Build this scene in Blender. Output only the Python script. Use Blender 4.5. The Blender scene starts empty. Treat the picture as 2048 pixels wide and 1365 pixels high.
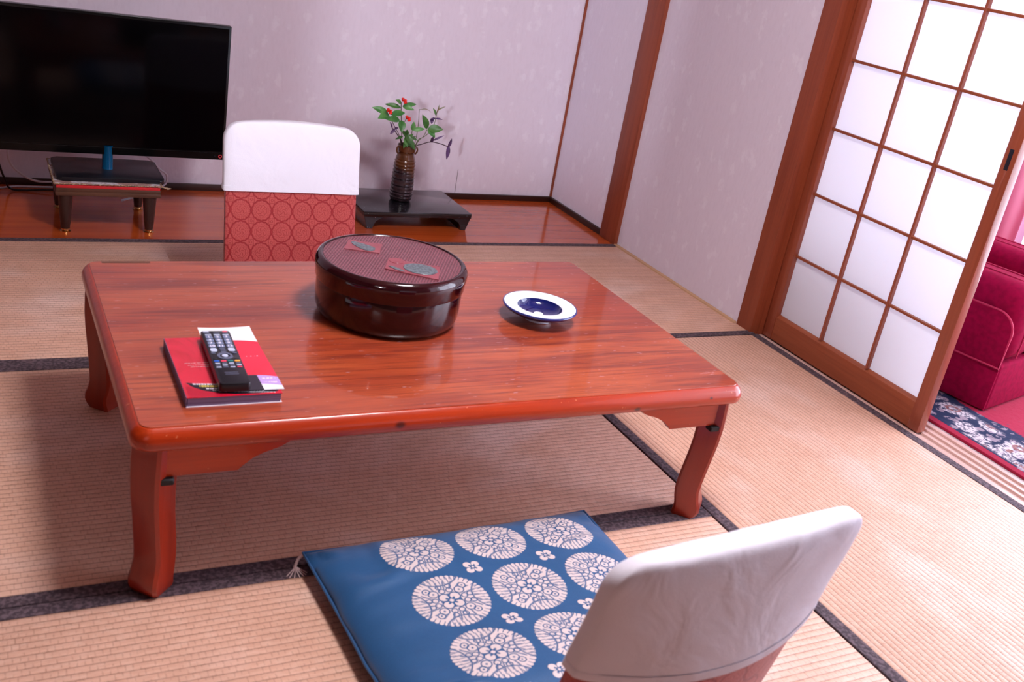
import bpy, bmesh, math, random
from math import sin, cos, pi, radians, sqrt, hypot
from mathutils import Vector, Matrix, noise
random.seed(7)
scn = bpy.context.scene
COL = scn.collection

# ------------------------------------------------------------------ camera
FPX = 2033.8
YAW, PITCH, ROLL = 0.5338, 0.3922, 0.1815
cam_d = bpy.data.cameras.new('camera'); cam = bpy.data.objects.new('camera', cam_d); COL.objects.link(cam)
f_ = Vector((sin(YAW)*cos(PITCH), cos(YAW)*cos(PITCH), -sin(PITCH)))
r_ = Vector((cos(YAW), -sin(YAW), 0)); u_ = r_.cross(f_)
rr = cos(ROLL)*r_ + sin(ROLL)*u_; uu = -sin(ROLL)*r_ + cos(ROLL)*u_
cam.matrix_world = Matrix(((rr.x, uu.x, -f_.x, -1.4314), (rr.y, uu.y, -f_.y, -2.2191), (rr.z, uu.z, -f_.z, 1.1352), (0, 0, 0, 1)))
cam_d.sensor_width = 36; cam_d.lens = FPX/2048*36; cam_d.clip_start = 0.05
cam_d.dof.use_dof = True; cam_d.dof.focus_distance = 2.9; cam_d.dof.aperture_fstop = 7.1
scn.camera = cam

# ------------------------------------------------------------------ light and exposure
W_ = bpy.data.worlds.new('sky'); scn.world = W_; W_.use_nodes = True
bg = W_.node_tree.nodes['Background']; bg.inputs[0].default_value = (.82, .9, 1, 1); bg.inputs[1].default_value = 2.0
def area(name, loc, rot, sx, sy, watts, col):
    d = bpy.data.lights.new(name, 'AREA'); d.shape = 'RECTANGLE'; d.size = sx; d.size_y = sy; d.energy = watts; d.color = col
    o = bpy.data.objects.new(name, d); COL.objects.link(o); o.location = loc; o.rotation_euler = rot
    return o
WIN_X = 2.02
area('veranda_daylight', (WIN_X+.09, -.85, 1.02), (0, radians(90), 0), 1.9, 3.2, 116, (.76, .78, 1))
bl = area('added_beam_light', (-5.45, -7.25, 2.0), (0, 0, 0), .24, .6, 290, (.88, .91, 1))  # unseen light added to throw the bright band on the right wall
bl.rotation_euler = (Vector((.8, 1.2, .6))-bl.location).to_track_quat('-Z', 'Y').to_euler()
scn.view_settings.view_transform = 'Standard'; scn.view_settings.look = 'None'
scn.view_settings.exposure = 0.22; scn.view_settings.gamma = 1.0; scn.view_settings.use_curve_mapping = False
scn.cycles.max_bounces = 8

# ------------------------------------------------------------------ node helpers
def lin(r, g, b):
    f = lambda c: (c/255/12.92) if c/255 <= .04045 else ((c/255+.055)/1.055)**2.4
    return (f(r), f(g), f(b), 1)
class X:                                   # a float socket with arithmetic
    def __init__(s, nt, k): s.nt = nt; s.k = k
    def m(s, op, *a):
        n = s.nt.nodes.new('ShaderNodeMath'); n.operation = op
        for i, v in enumerate((s,)+a):
            if isinstance(v, X): s.nt.links.new(v.k, n.inputs[i])
            else: n.inputs[i].default_value = v
        return X(s.nt, n.outputs[0])
    def __add__(s, o): return s.m('ADD', o)
    __radd__ = __add__
    def __sub__(s, o): return s.m('SUBTRACT', o)
    def __rsub__(s, o): return (s*-1)+o
    def __mul__(s, o): return s.m('MULTIPLY', o)
    __rmul__ = __mul__
    def __truediv__(s, o): return s.m('DIVIDE', o)
    def mod(s, o): return s.m('FLOORED_MODULO', o)
    def floor(s): return s.m('FLOOR')
    def abs(s): return s.m('ABSOLUTE')
    def sin(s): return s.m('SINE')
    def cos(s): return s.m('COSINE')
    def lt(s, o): return s.m('LESS_THAN', o)
    def gt(s, o): return s.m('GREATER_THAN', o)
    def min(s, o): return s.m('MINIMUM', o)
    def max(s, o): return s.m('MAXIMUM', o)
    def pow(s, o): return s.m('POWER', o)
    def sqrt(s): return s.m('SQRT')
    def atan2(s, o): return s.m('ARCTAN2', o)
    def step(s, a, b):                     # smoothstep from a to b
        n = s.nt.nodes.new('ShaderNodeMapRange'); n.interpolation_type = 'SMOOTHSTEP'
        s.nt.links.new(s.k, n.inputs[0]); n.inputs[1].default_value = a; n.inputs[2].default_value = b
        return X(s.nt, n.outputs[0])
class Mt:                                  # a principled material under construction
    def __init__(s, name, col=(.5, .5, .5, 1), rough=.5, metal=0, spec=.5, coat=0, coat_rough=.05, sheen=0):
        s.mat = bpy.data.materials.new(name); s.mat.use_nodes = True; s.nt = s.mat.node_tree
        s.b = s.nt.nodes['Principled BSDF']; i = s.b.inputs
        i['Base Color'].default_value = col; i['Roughness'].default_value = rough; i['Metallic'].default_value = metal
        i['Specular IOR Level'].default_value = spec; i['Coat Weight'].default_value = coat; i['Coat Roughness'].default_value = coat_rough
        i['Sheen Weight'].default_value = sheen
        s.mat.diffuse_color = col
    def xyz(s):
        if not hasattr(s, '_x'):
            t = s.nt.nodes.new('ShaderNodeTexCoord'); p = s.nt.nodes.new('ShaderNodeSeparateXYZ')
            s.nt.links.new(t.outputs['Object'], p.inputs[0]); s._x = [X(s.nt, o) for o in p.outputs]; s._v = t.outputs['Object']
        return s._x
    def vec(s, x, y, z):
        n = s.nt.nodes.new('ShaderNodeCombineXYZ')
        for i, v in enumerate((x, y, z)):
            if isinstance(v, X): s.nt.links.new(v.k, n.inputs[i])
            else: n.inputs[i].default_value = v
        return n.outputs[0]
    def noise(s, scale=5, detail=3, stretch=(1, 1, 1), rough=.5, dist=0, vec=None):
        x, y, z = s.xyz(); n = s.nt.nodes.new('ShaderNodeTexNoise')
        n.inputs['Scale'].default_value = scale; n.inputs['Detail'].default_value = detail
        n.inputs['Roughness'].default_value = rough; n.inputs['Distortion'].default_value = dist
        s.nt.links.new(vec if vec is not None else s.vec(x*stretch[0], y*stretch[1], z*stretch[2]), n.inputs['Vector'])
        return X(s.nt, n.outputs[0])
    def voro(s, scale=5, feature='F1', stretch=(1, 1, 1)):
        x, y, z = s.xyz(); n = s.nt.nodes.new('ShaderNodeTexVoronoi'); n.feature = feature; n.inputs['Scale'].default_value = scale
        s.nt.links.new(s.vec(x*stretch[0], y*stretch[1], z*stretch[2]), n.inputs['Vector']); return X(s.nt, n.outputs[0])
    def mix(s, fac, a, b):
        n = s.nt.nodes.new('ShaderNodeMix'); n.data_type = 'RGBA'
        if isinstance(fac, X): s.nt.links.new(fac.k, n.inputs[0])
        else: n.inputs[0].default_value = fac
        for k, v in ((6, a), (7, b)):
            if isinstance(v, tuple): n.inputs[k].default_value = v
            else: s.nt.links.new(v, n.inputs[k])
        return n.outputs[2]
    def color(s, k): s.nt.links.new(k, s.b.inputs['Base Color']); return s
    def rough(s, x): s.nt.links.new(x.k, s.b.inputs['Roughness']); return s
    def bump(s, x, dist=.002, strength=1):
        n = s.nt.nodes.new('ShaderNodeBump'); n.inputs['Distance'].default_value = dist; n.inputs['Strength'].default_value = strength
        s.nt.links.new(x.k, n.inputs['Height']); s.nt.links.new(n.outputs[0], s.b.inputs['Normal'])
        if s.b.inputs['Coat Weight'].default_value > 0: pass
        return s
MAT = {}
def plain(name, col, **k):
    MAT[name] = Mt(name, col, **k).mat
def wood(name, base, dark, axis=0, scale=1.0, contrast=.6, rough=.35, coat=0, spec=.5, bump=.0004):
    m = Mt(name, base, rough=rough, coat=coat, spec=spec)
    st = [14, 14, 14]; st[axis] = .9
    n1 = m.noise(2.2*scale, 4, tuple(st), .55, .6)
    st2 = [60, 60, 60]; st2[axis] = 1.6
    n2 = m.noise(2.5*scale, 3, tuple(st2), .6, .1)
    f = (n1.step(.38, .68)*.65 + n2.step(.42, .72)*.45)*contrast
    m.color(m.mix(f, base, dark)).bump(n2, bump)
    MAT[name] = m.mat

# ------------------------------------------------------------------ materials
def table_top():
    m = Mt('table_top_wood', rough=.3, coat=.55); x, y, z = m.xyz()
    n1 = m.noise(2.2, 4, (1.1, 13, 1), .55, .9); n2 = m.noise(2.5, 3, (2.0, 85, 1), .6, .15); n3 = m.noise(3, 2, (.8, 2.5, 1))
    c = m.mix(n3.step(.3, .7), lin(156, 60, 34), lin(180, 84, 48))
    c = m.mix(n1.step(.47, .66)*.55, c, lin(104, 34, 30)); c = m.mix(n2.step(.46, .66)*.5, c, lin(92, 26, 22))
    sc = 0
    fine = m.noise(1, 3, (70, 190, 1)); fs = fine.step(.5, .72)
    for (px, py, ax, ay, w) in ((-.215, .105, .032, .020, .55), (-.37, .115, .035, .006, .40), (-.35, .205, .04, .007, .3), (.553, -.300, .018, .012, .55), (-.17, .20, .05, .02, .18), (.2, -.1, .05, .02, .12)):
        e = ((x-px)/ax)*((x-px)/ax)+((y-py)/ay)*((y-py)/ay); sc = (e.step(1.0, .2)*fs*w)+sc
    nick = m.noise(1, 1, (45, 260, 1)).step(.735, .76)*.5
    c = m.mix((sc+nick).min(1.0), c, lin(214, 176, 186)); m.color(c).bump(n2, .0004); MAT['table_top_wood'] = m.mat
table_top()
wood('table_leg_wood', lin(150, 38, 8), lin(108, 20, 6), 2, .8, .45, .32, coat=.25)
wood('post_wood', lin(146, 68, 40), lin(110, 42, 22), 2, 1, .6, .5)
wood('door_wood', lin(150, 72, 46), lin(114, 48, 30), 2, 1.3, .5, .45, coat=.45)
wood('rail_wood', lin(148, 74, 44), lin(108, 46, 26), 1, 1.3, .5, .45)
wood('sill_wood', lin(206, 172, 162), lin(178, 138, 126), 1, 1.2, .5, .4)
wood('alcove_wood', lin(192, 84, 34), lin(146, 50, 18), 0, .6, .6, .14, coat=.5)
wood('pale_strip_wood', lin(196, 156, 120), lin(160, 116, 84), 1, 1, .4, .6)
wood('dark_walnut', lin(104, 66, 48), lin(60, 36, 26), 0, 1.4, .7, .45)
wood('ceiling_wood', lin(214, 196, 184), lin(190, 168, 152), 0, .6, .5, .6)
plain('dark_baseboard', lin(48, 20, 12), rough=.4)
plain('dark_leg', lin(56, 32, 28), rough=.35)
plain('brass', lin(214, 178, 120), rough=.2, metal=1)
plain('black_plastic', lin(14, 14, 18), rough=.28)
plain('tv_screen', lin(3, 3, 5), rough=.1, spec=.15)
plain('tv_bezel', lin(5, 5, 7), rough=.22, spec=.25)
plain('tv_base', lin(20, 20, 28), rough=.3)
plain('red_felt', lin(214, 40, 48), rough=.9)
plain('white_cord', lin(200, 198, 210), rough=.45)
plain('black_cord', lin(14, 12, 14), rough=.4)
plain('dark_metal', lin(34, 34, 48), rough=.4, metal=.3)
plain('hole_dark', lin(12, 8, 10), rough=.6)
plain('white_print', lin(236, 228, 240), rough=.6)
plain('key_grey', lin(190, 198, 224), rough=.5)
plain('key_dim', lin(96, 100, 124), rough=.5)
plain('key_number', lin(118, 128, 160), rough=.5)
plain('key_dark', lin(20, 22, 34), rough=.45)
plain('key_red', lin(222, 60, 90), rough=.5)
plain('key_blue', lin(30, 90, 190), rough=.5)
plain('key_green', lin(20, 110, 110), rough=.5)
plain('key_yellow', lin(250, 170, 70), rough=.5)
plain('remote_body', lin(16, 17, 26), rough=.3)
plain('cover_white', lin(238, 234, 244), rough=.5)
plain('cover_lilac', lin(178, 142, 206), rough=.5)
plain('print_black', lin(22, 20, 34), rough=.4)
plain('print_yellow', lin(224, 200, 90), rough=.5)
plain('print_dark_red', lin(176, 10, 44), rough=.4)
plain('berry_red', lin(226, 30, 22), rough=.25)
plain('stem_dark', lin(52, 26, 40), rough=.5)
plain('stem_green', lin(92, 98, 66), rough=.5)
plain('stem_brown', lin(84, 66, 62), rough=.5)
plain('porcelain_white', lin(240, 242, 252), rough=.08, coat=.3)
plain('porcelain_blue', lin(8, 22, 92), rough=.06, coat=.6)
plain('porcelain_rim', lin(40, 52, 120), rough=.1, coat=.3)
plain('tassel_thread', lin(196, 170, 170), rough=.9)
plain('brown_panel', lin(92, 68, 58), rough=.8)
plain('plaster', lin(226, 218, 222), rough=.9)
plain('window_frame', lin(190, 190, 200), rough=.4, metal=.4)
plain('lamp_metal', lin(220, 220, 222), rough=.4)
plain('crimson_piping', lin(170, 8, 66), rough=.7)
plain('lid_groove', lin(40, 6, 14), rough=.2, coat=.5)
plain('thread_dark', lin(50, 40, 60), rough=.9)

def m_wall():
    m = Mt('wallpaper', rough=.85, spec=.2)
    v = m.voro(19, 'F1', (1, 1, .6)); n = m.noise(60, 3); n2 = m.noise(90, 2, (1, 1, .35))
    motif = (v + (n-.5)*.9).step(.34, .12)
    fine = n2.step(.4, .75)
    c = m.mix(motif*.5, lin(223, 213, 228), lin(234, 228, 240))
    c = m.mix(fine*.22, c, lin(210, 198, 213))
    m.color(c).bump(n2, .0006)
    MAT['wallpaper'] = m.mat
m_wall()
def m_tatami():
    m = Mt('tatami_rush', rough=.52, spec=.5); x, y, z = m.xyz()
    p = .0146
    r = (y/p).mod(1.0); row = (y/p).floor()
    d = (r-.5).abs()*2.0                                   # 0 at ridge top, 1 in the gap
    nv = m.noise(1, 3, (9, 9, 9)); big = m.noise(1, 3, (2.6, 5, 5)); fib = m.noise(1, 2, (14, 900, 1)); brk = m.noise(1, 2, (80, 110, 1))
    gap = (d + (brk-.5)*.22).step(.70, 1.0)
    cx = ((x/.0108) + (row*.5).mod(1.0)).mod(1.0)
    cd = ((cx-.5).abs()*2.0).step(.62, 1.0) * brk.step(.38, .62)
    c = m.mix(fib.step(.3, .7)*.55, lin(218, 173, 150), lin(196, 146, 122))
    c = m.mix(big.step(.48, .72)*.5, c, lin(230, 204, 194))
    c = m.mix(nv.step(.35, .75)*.30, c, lin(180, 134, 108))
    dash = m.noise(1, 2, (46, 68, 1)).step(.45, .75)
    c = m.mix(dash*.28, c, lin(232, 196, 176))
    c = m.mix(cd*.30, c, lin(120, 76, 52))
    c = m.mix(gap*.52, c, lin(104, 62, 42))
    h = (1-d*d)*.8 + cd*-.25 + fib*.15
    m.color(c).bump(h, .0012)
    MAT['tatami_rush'] = m.mat
m_tatami()
def m_border():
    m = Mt('border_cloth', rough=.85); n = m.noise(130, 3); n2 = m.noise(28, 2)
    c = m.mix(n.step(.4, .66)*.8, lin(56, 41, 49), lin(104, 85, 92)); c = m.mix(n2.step(.58, .75)*.5, c, lin(120, 92, 96))
    m.color(c).bump(n, .0005); MAT['border_cloth'] = m.mat
m_border()
def m_brocade():
    m = Mt('red_brocade', rough=.55, sheen=.2); x, y, z = m.xyz()
    P = .0575; z = (z+y)/1.21
    u = ((x/P).mod(1.0)-.5)*2.0; v = (((z-.02)/P).mod(1.0)-.5)*2.0
    r = (u*u+v*v).sqrt(); a = v.atan2(u)
    edge = r + (a*14).cos()*.025
    disc = edge.step(.93, .87)
    ring = ((edge-.84).abs()).step(.04, .015)*((a*28).sin().step(-.2, .3))
    ring2 = ((r-.50+(a*8).cos()*.04).abs()).step(.05, .02).max(((r-.68+(a*14).cos()*.03).abs()).step(.035, .012)*.7)
    swirl = ((a*5+r*16).sin().step(.2, .7))*r.step(.42, .36)
    rad = ((a*24).sin().step(.55, .9))*r.step(.5, .56)*.5
    # rosettes in the corners
    uc = ((x/P+.5).mod(1.0)-.5)*2.0; vc = (((z-.02)/P+.5).mod(1.0)-.5)*2.0
    rc = (uc*uc+vc*vc).sqrt(); ac = vc.atan2(uc)
    ros = (rc + (ac*4).cos()*.07 ).step(.43, .36); ros_in = ((rc-.2).abs()).step(.06, .02)
    n = m.noise(500, 2, (1, 1, .4))
    outl = ((edge-.95).abs()).step(.10, .045)
    cor = ((rc-.30+(ac*4).cos()*.05).abs()).step(.045, .015).max((rc-.11).abs().step(.04, .015))
    inl = (ring.max(ring2).max(swirl).max(rad))*disc*.6
    pat = 1-outl.max(inl).max(cor*(1-disc)*.7)
    pat = pat*(n*.5+.5)
    c = m.mix(pat.min(1.0), lin(142, 0, 12), lin(184, 76, 70))
    m.color(c).bump(pat, .0006); MAT['red_brocade'] = m.mat
m_brocade()
def m_cotton():
    m = Mt('white_cotton', lin(240, 236, 244), rough=.8); n = m.noise(420, 2); w = m.noise(9, 3, (1, 1, 1), .5, .8); st = m.noise(5, 2)
    c = m.mix(st.step(.62, .8)*.25, lin(222, 218, 229), lin(218, 206, 210))
    m.color(c).bump(n*.12+w.step(.3, .7)*.9, .004, .5); MAT['white_cotton'] = m.mat
m_cotton()
def m_cushion():
    m = Mt('blue_cushion_cloth', rough=.5, sheen=.15); x, y, z = m.xyz(); P = .15; R0 = .067; x = x-.028
    cx = (x/P+.5).floor(); cy = ((y-.062)/P+.5).floor()
    u = (x-cx*P)/R0; v = (y-.062-cy*P)/R0
    r = (u*u+v*v).sqrt(); a = v.atan2(u)
    inside = (cx.abs()).lt(1.5)*(((cy+.5).abs()).lt(2.2))
    teeth = r + (a*46).cos()*.014
    disc = teeth.step(1.0, .975)
    gaps = (a*46).cos().step(.72, .98)*r.step(.83, .87)
    spine = ((r-.80).abs()).step(.035, .02)
    # four feather arcs
    a4 = ((a+pi/4).mod(pi/2)-pi/4)
    X4 = r*a4.cos(); Y4 = r*a4.sin()
    d1 = ((X4-1.25)*(X4-1.25)+Y4*Y4).sqrt()
    arc = ((d1-.64).abs()).step(.03, .012)
    comb = (Y4*52).sin().step(.5, .85)*((d1-.50).abs()).step(.13, .10)
    # central four petal flower, rotated by 45 degrees
    b4 = (a.mod(pi/2)-pi/4); U4 = r*b4.cos(); V4 = r*b4.sin()
    pet = ((U4-.21)*(U4-.21)*1.1+V4*V4*1.0).sqrt()
    petal_line = ((pet-.145).abs()).step(.028, .010); pet_in = pet.step(.15, .12)
    notch = ((U4-.12)*(U4-.12)+V4*V4*3.0).sqrt().step(.07, .04)
    core = r.step(.075, .05)
    # blossoms along the diagonals
    f1 = ((U4-.50)*(U4-.50)+V4*V4).sqrt(); f2 = ((U4-.70)*(U4-.70)+V4*V4).sqrt()
    bl = ((f1-.125).abs()).step(.022, .008).max(((f2-.095).abs()).step(.022, .008)); dots = f1.step(.04, .02).max(f2.step(.035, .018))
    # scrolls along the axes
    s1 = ((X4-.40)*(X4-.40)+(Y4.abs()-.10)*(Y4.abs()-.10)).sqrt(); scr = ((s1-.08).abs()).step(.022, .008)
    s2 = ((X4-.56)*(X4-.56)+(Y4.abs()-.13)*(Y4.abs()-.13)).sqrt(); scr2 = ((s2-.075).abs()).step(.022, .008)
    leafl = ((a*22+r*9).sin().step(.5, .85))*r.step(.42, .46)*r.step(.80, .76)*.8
    dark = petal_line.max(notch).max(bl).max(dots).max(scr).max(scr2).max(arc*.9).max(comb*.7).max(gaps).max(leafl*(1-f1.step(.13, .11)).min(1-f2.step(.10, .08)))
    inr = r.step(.30, .26)*(1-pet_in)*(1-core)
    dark = dark.max(inr)
    med = disc*(1-dark)*inside
    # small flowers between the medallions
    gx = (x/P).floor(); gy = ((y-.062)/P).floor()
    u2 = (x-(gx+.5)*P)/.018; v2 = (y-.062-(gy+.5)*P)/.018
    r2 = (u2*u2+v2*v2).sqrt(); a2 = v2.atan2(u2); c4 = (a2.mod(pi/2)-pi/4)
    q1 = r2*c4.cos()-.62; q2 = r2*c4.sin()
    fl = (q1*q1+q2*q2).sqrt().step(.44, .38)*(1-((r2*c4.cos()-.32).abs().max(q2.abs()*1.6)).step(.2, .12)).max(0.0)
    fl = fl.max(r2.step(.17, .12))
    fin = ((gx+.5).abs()).lt(1.2)*((gy+1.0).abs()).lt(1.6)
    pat = med.max(fl*fin)
    top = z.gt(.004)
    n = m.noise(600, 1)
    base = m.mix(n.step(.3, .7)*.25, lin(12, 72, 120), lin(22, 92, 140))
    m.color(m.mix(pat*top, base, lin(208, 190, 188))); m.bump(pat*.4+m.noise(16, 3)*.9, .0016)
    MAT['blue_cushion_cloth'] = m.mat
m_cushion()
def m_lacquer():
    m = Mt('lacquer', rough=.1, coat=.35, coat_rough=.03, spec=.4); n = m.noise(9, 3)
    m.color(m.mix(n.step(.3, .75), lin(28, 2, 7), lin(48, 4, 10))); MAT['lacquer'] = m.mat
    m = Mt('lacquer_carved', rough=.32, coat=.25); x, y, z = m.xyz()
    n = m.noise(30, 2); m.color(m.mix(n.step(.3, .7), lin(104, 34, 44), lin(124, 44, 54))); MAT['lacquer_carved'] = m.mat
    m = Mt('lacquer_green', rough=.35, coat=.2); n = m.noise(160, 2); m.color(m.mix(n.step(.4, .6), lin(62, 74, 80), lin(96, 108, 114))).bump(n, .0008); MAT['lacquer_green'] = m.mat
    m = Mt('lacquer_smooth', rough=.4, coat=.2); n = m.noise(20, 2); m.color(m.mix(n.step(.3, .7), lin(132, 52, 62), lin(146, 66, 76))); MAT['lacquer_smooth'] = m.mat
m_lacquer()
def m_misc():
    m = Mt('black_granite', rough=.16, coat=.3); v = m.voro(95, 'F1'); n = m.noise(40, 2)
    sp = v.step(.16, .08)*n.step(.5, .58)
    m.color(m.mix(sp*.8, lin(20, 19, 24), lin(150, 150, 165))); MAT['black_granite'] = m.mat
    m = Mt('vase_glaze', rough=.16, coat=.4); x, y, z = m.xyz(); n = m.noise(14, 3, (1, 1, .5))
    rim = (z + (n-.5)*.09 + x*.5).step(.10, .125)
    c = m.mix(rim, lin(50, 36, 42), lin(92, 54, 28)); c = m.mix(m.noise(60, 2).step(.5, .8)*.4, c, lin(34, 22, 26))
    m.color(c).bump(m.noise(80, 2), .0006); MAT['vase_glaze'] = m.mat
    m = Mt('leaf_green', rough=.4); n = m.noise(30, 2); m.color(m.mix(n.step(.3, .7), lin(46, 112, 44), lin(92, 146, 78))); MAT['leaf_green'] = m.mat
    m = Mt('leaf_deep', rough=.4); n = m.noise(30, 2); m.color(m.mix(n.step(.3, .7), lin(34, 84, 34), lin(70, 118, 50))); MAT['leaf_deep'] = m.mat
    m = Mt('leaf_purple', rough=.45); n = m.noise(30, 2); m.color(m.mix(n.step(.3, .7), lin(54, 26, 64), lin(98, 66, 118))); MAT['leaf_purple'] = m.mat
    m = Mt('leaf_tip', rough=.45); n = m.noise(40, 2); m.color(m.mix(n.step(.35, .65), lin(112, 128, 84), lin(150, 110, 92))); MAT['leaf_tip'] = m.mat
    m = Mt('lace', rough=.9); n = m.noise(120, 3); n2 = m.noise(22, 2)
    c = m.mix(n2.step(.45, .6), lin(214, 206, 214), lin(168, 130, 124)); m.color(m.mix(n.step(.5, .7)*.6, c, lin(120, 96, 84))).bump(n, .001); MAT['lace'] = m.mat
    m = Mt('fringe_thread', rough=.9); n = m.noise(300, 2); m.color(m.mix(n.step(.4, .6), lin(196, 168, 140), lin(116, 84, 66))); MAT['fringe_thread'] = m.mat
    m = Mt('crimson_velvet', rough=.9, spec=.1); n = m.noise(60, 3); m.color(m.mix(n.step(.35, .7)*.5, lin(140, 2, 52), lin(108, 1, 38))).bump(n, .0006); MAT['crimson_velvet'] = m.mat
    m = Mt('book_red', rough=.25, coat=.3); n = m.noise(26, 3, (1, .5, 1), .5, 1.5); m.color(m.mix(n.step(.45, .7)*.55, lin(214, 20, 52), lin(170, 6, 30))); MAT['book_red'] = m.mat
    m = Mt('page_edges', rough=.7); x, y, z = m.xyz(); n = m.noise(1, 2, (4, 4, 900)); m.color(m.mix(n.step(.35, .65), lin(136, 116, 146), lin(98, 74, 106))); MAT['page_edges'] = m.mat
    m = Mt('neck_acrylic', lin(4, 84, 128), rough=.08, coat=.5); MAT['neck_acrylic'] = m.mat
    m = Mt('veranda_carpet', rough=.9); n = m.noise(180, 2); m.color(m.mix(n.step(.35, .65), lin(206, 184, 186), lin(184, 160, 164))); MAT['veranda_carpet'] = m.mat
    # rug: crimson field, navy border with cream and rust flowers
    m = Mt('rug_pile', rough=.95); x, y, z = m.xyz()
    n = m.noise(26, 3, (1, 1, 1), .6, 1.0); n2 = m.noise(60, 2); v = m.voro(13, 'F1'); v2 = m.voro(27, 'F1')
    scal = x + ((y*21).sin()*.012) + (n-.5)*.03
    navy = scal.step(.225, .215)
    flower = (v+(n2-.5)*.35).step(.62, .50); heart = ((v+(n2-.5)*.15-.27).abs()).step(.07, .03).max((v+(n2-.5)*.1).step(.12, .06))
    leafy = (v2+(n-.5)*.5).step(.46, .36)*n.step(.40, .48)
    band = x.step(.03, .045)*x.step(.19, .16)
    c = m.mix(leafy*.9, lin(18, 30, 66), lin(146, 128, 140))
    fm = flower*band*n2.step(.28, .42)
    c = m.mix(fm*(1-(m.noise(95, 2).step(.5, .56)*.75)), c, lin(196, 184, 190)); c = m.mix(heart*band*.85, c, lin(128, 66, 62))
    fld = m.mix((v2+(n-.5)*.4).step(.34, .24)*n2.step(.52, .62)*.7*scal.step(.34, .24), lin(150, 8, 52), lin(60, 62, 84))
    c = m.mix(navy, fld, c)
    c = m.mix(x.step(.027, .024), c, lin(150, 5, 50))
    m.color(c).bump(n2, .002); MAT['rug_pile'] = m.mat
    # translucent panes and curtain
    def trans(name, col, fac, rough=.6):
        mt = bpy.data.materials.new(name); mt.use_nodes = True; nt = mt.node_tree; b = nt.nodes['Principled BSDF']
        b.inputs['Base Color'].default_value = col; b.inputs['Roughness'].default_value = rough
        t = nt.nodes.new('ShaderNodeBsdfTranslucent'); t.inputs[0].default_value = col
        mx = nt.nodes.new('ShaderNodeMixShader'); mx.inputs[0].default_value = fac
        nt.links.new(b.outputs[0], mx.inputs[1]); nt.links.new(t.outputs[0], mx.inputs[2]); nt.links.new(mx.outputs[0], nt.nodes['Material Output'].inputs[0])
        MAT[name] = mt
    trans('frosted_pane', lin(238, 238, 242), .56, .35)
    trans('sheer_curtain', lin(222, 158, 176), .35)
    trans('white_curtain', lin(244, 240, 248), .6)
    g = bpy.data.materials.new('window_glass'); g.use_nodes = True; nt = g.node_tree
    tr = nt.nodes.new('ShaderNodeBsdfTransparent'); gl = nt.nodes.new('ShaderNodeBsdfGlossy'); gl.inputs['Roughness'].default_value = .02
    mx = nt.nodes.new('ShaderNodeMixShader'); mx.inputs[0].default_value = .06
    nt.links.new(tr.outputs[0], mx.inputs[1]); nt.links.new(gl.outputs[0], mx.inputs[2]); nt.links.new(mx.outputs[0], nt.nodes['Material Output'].inputs[0])
    MAT['window_glass'] = g
    e = bpy.data.materials.new('lamp_diffuser'); e.use_nodes = True; b = e.node_tree.nodes['Principled BSDF']
    b.inputs['Emission Color'].default_value = (.98, .95, 1, 1); b.inputs['Emission Strength'].default_value = 66; MAT['lamp_diffuser'] = e
    e = bpy.data.materials.new('led_red'); e.use_nodes = True; b = e.node_tree.nodes['Principled BSDF']; b.inputs['Base Color'].default_value = lin(90, 10, 16)
    b.inputs['Emission Color'].default_value = (1, .05, .08, 1); b.inputs['Emission Strength'].default_value = .5; MAT['led_red'] = e
m_misc()

# ------------------------------------------------------------------ geometry helpers
def link(name, me, mat, parent=None, loc=(0, 0, 0), rot=(0, 0, 0)):
    o = bpy.data.objects.new(name, me); COL.objects.link(o); o.parent = parent; o.location = loc; o.rotation_euler = rot
    if mat and not me.materials: me.materials.append(MAT[mat])
    return o
def smooth(me, ang=40):
    for p in me.polygons: p.use_smooth = True
    try: me.set_sharp_from_angle(angle=radians(ang))
    except Exception: pass
def mesh(name, v, f, sm=True, ang=40):
    me = bpy.data.meshes.new(name); me.from_pydata([tuple(p) for p in v], [], f); me.update()
    bm = bmesh.new(); bm.from_mesh(me); bmesh.ops.recalc_face_normals(bm, faces=bm.faces); bm.to_mesh(me); bm.free()
    if sm: smooth(me, ang)
    return me
def bm_mesh(name, bm, sm=True, ang=40):
    me = bpy.data.meshes.new(name); bmesh.ops.recalc_face_normals(bm, faces=bm.faces); bm.to_mesh(me); bm.free()
    if sm: smooth(me, ang)
    return me
def box_me(name, lo, hi, bev=0, seg=2):
    bm = bmesh.new(); bmesh.ops.create_cube(bm, size=1)
    for v in bm.verts:
        v.co = Vector([lo[i] + (v.co[i]+.5)*(hi[i]-lo[i]) for i in range(3)])
    if bev: bmesh.ops.bevel(bm, geom=list(bm.edges), offset=bev, segments=seg, profile=.5, affect='EDGES')
    return bm_mesh(name, bm)
def box(name, lo, hi, mat, parent=None, bev=0, seg=2, loc=(0, 0, 0), rot=(0, 0, 0)):
    return link(name, box_me(name, lo, hi, bev, seg), mat, parent, loc, rot)
def prism_me(name, pts, plane, a, b, bev=0, seg=2):
    """polygon in the plane ('xy','xz','yz') pushed from a to b along the third axis"""
    def P(p, t): return {'xy': (p[0], p[1], t), 'xz': (p[0], t, p[1]), 'yz': (t, p[0], p[1])}[plane]
    bm = bmesh.new(); A = [bm.verts.new(P(p, a)) for p in pts]; B = [bm.verts.new(P(p, b)) for p in pts]; n = len(pts)
    fa = bm.faces.new(A); fb = bm.faces.new(B[::-1])
    for i in range(n): bm.faces.new((A[i], B[i], B[(i+1) % n], A[(i+1) % n]))
    if bev:
        es = [e for e in bm.edges if (e in fa.edges or e in fb.edges)]
        bmesh.ops.bevel(bm, geom=es, offset=bev, segments=seg, profile=.5, affect='EDGES')
    return bm_mesh(name, bm)
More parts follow.
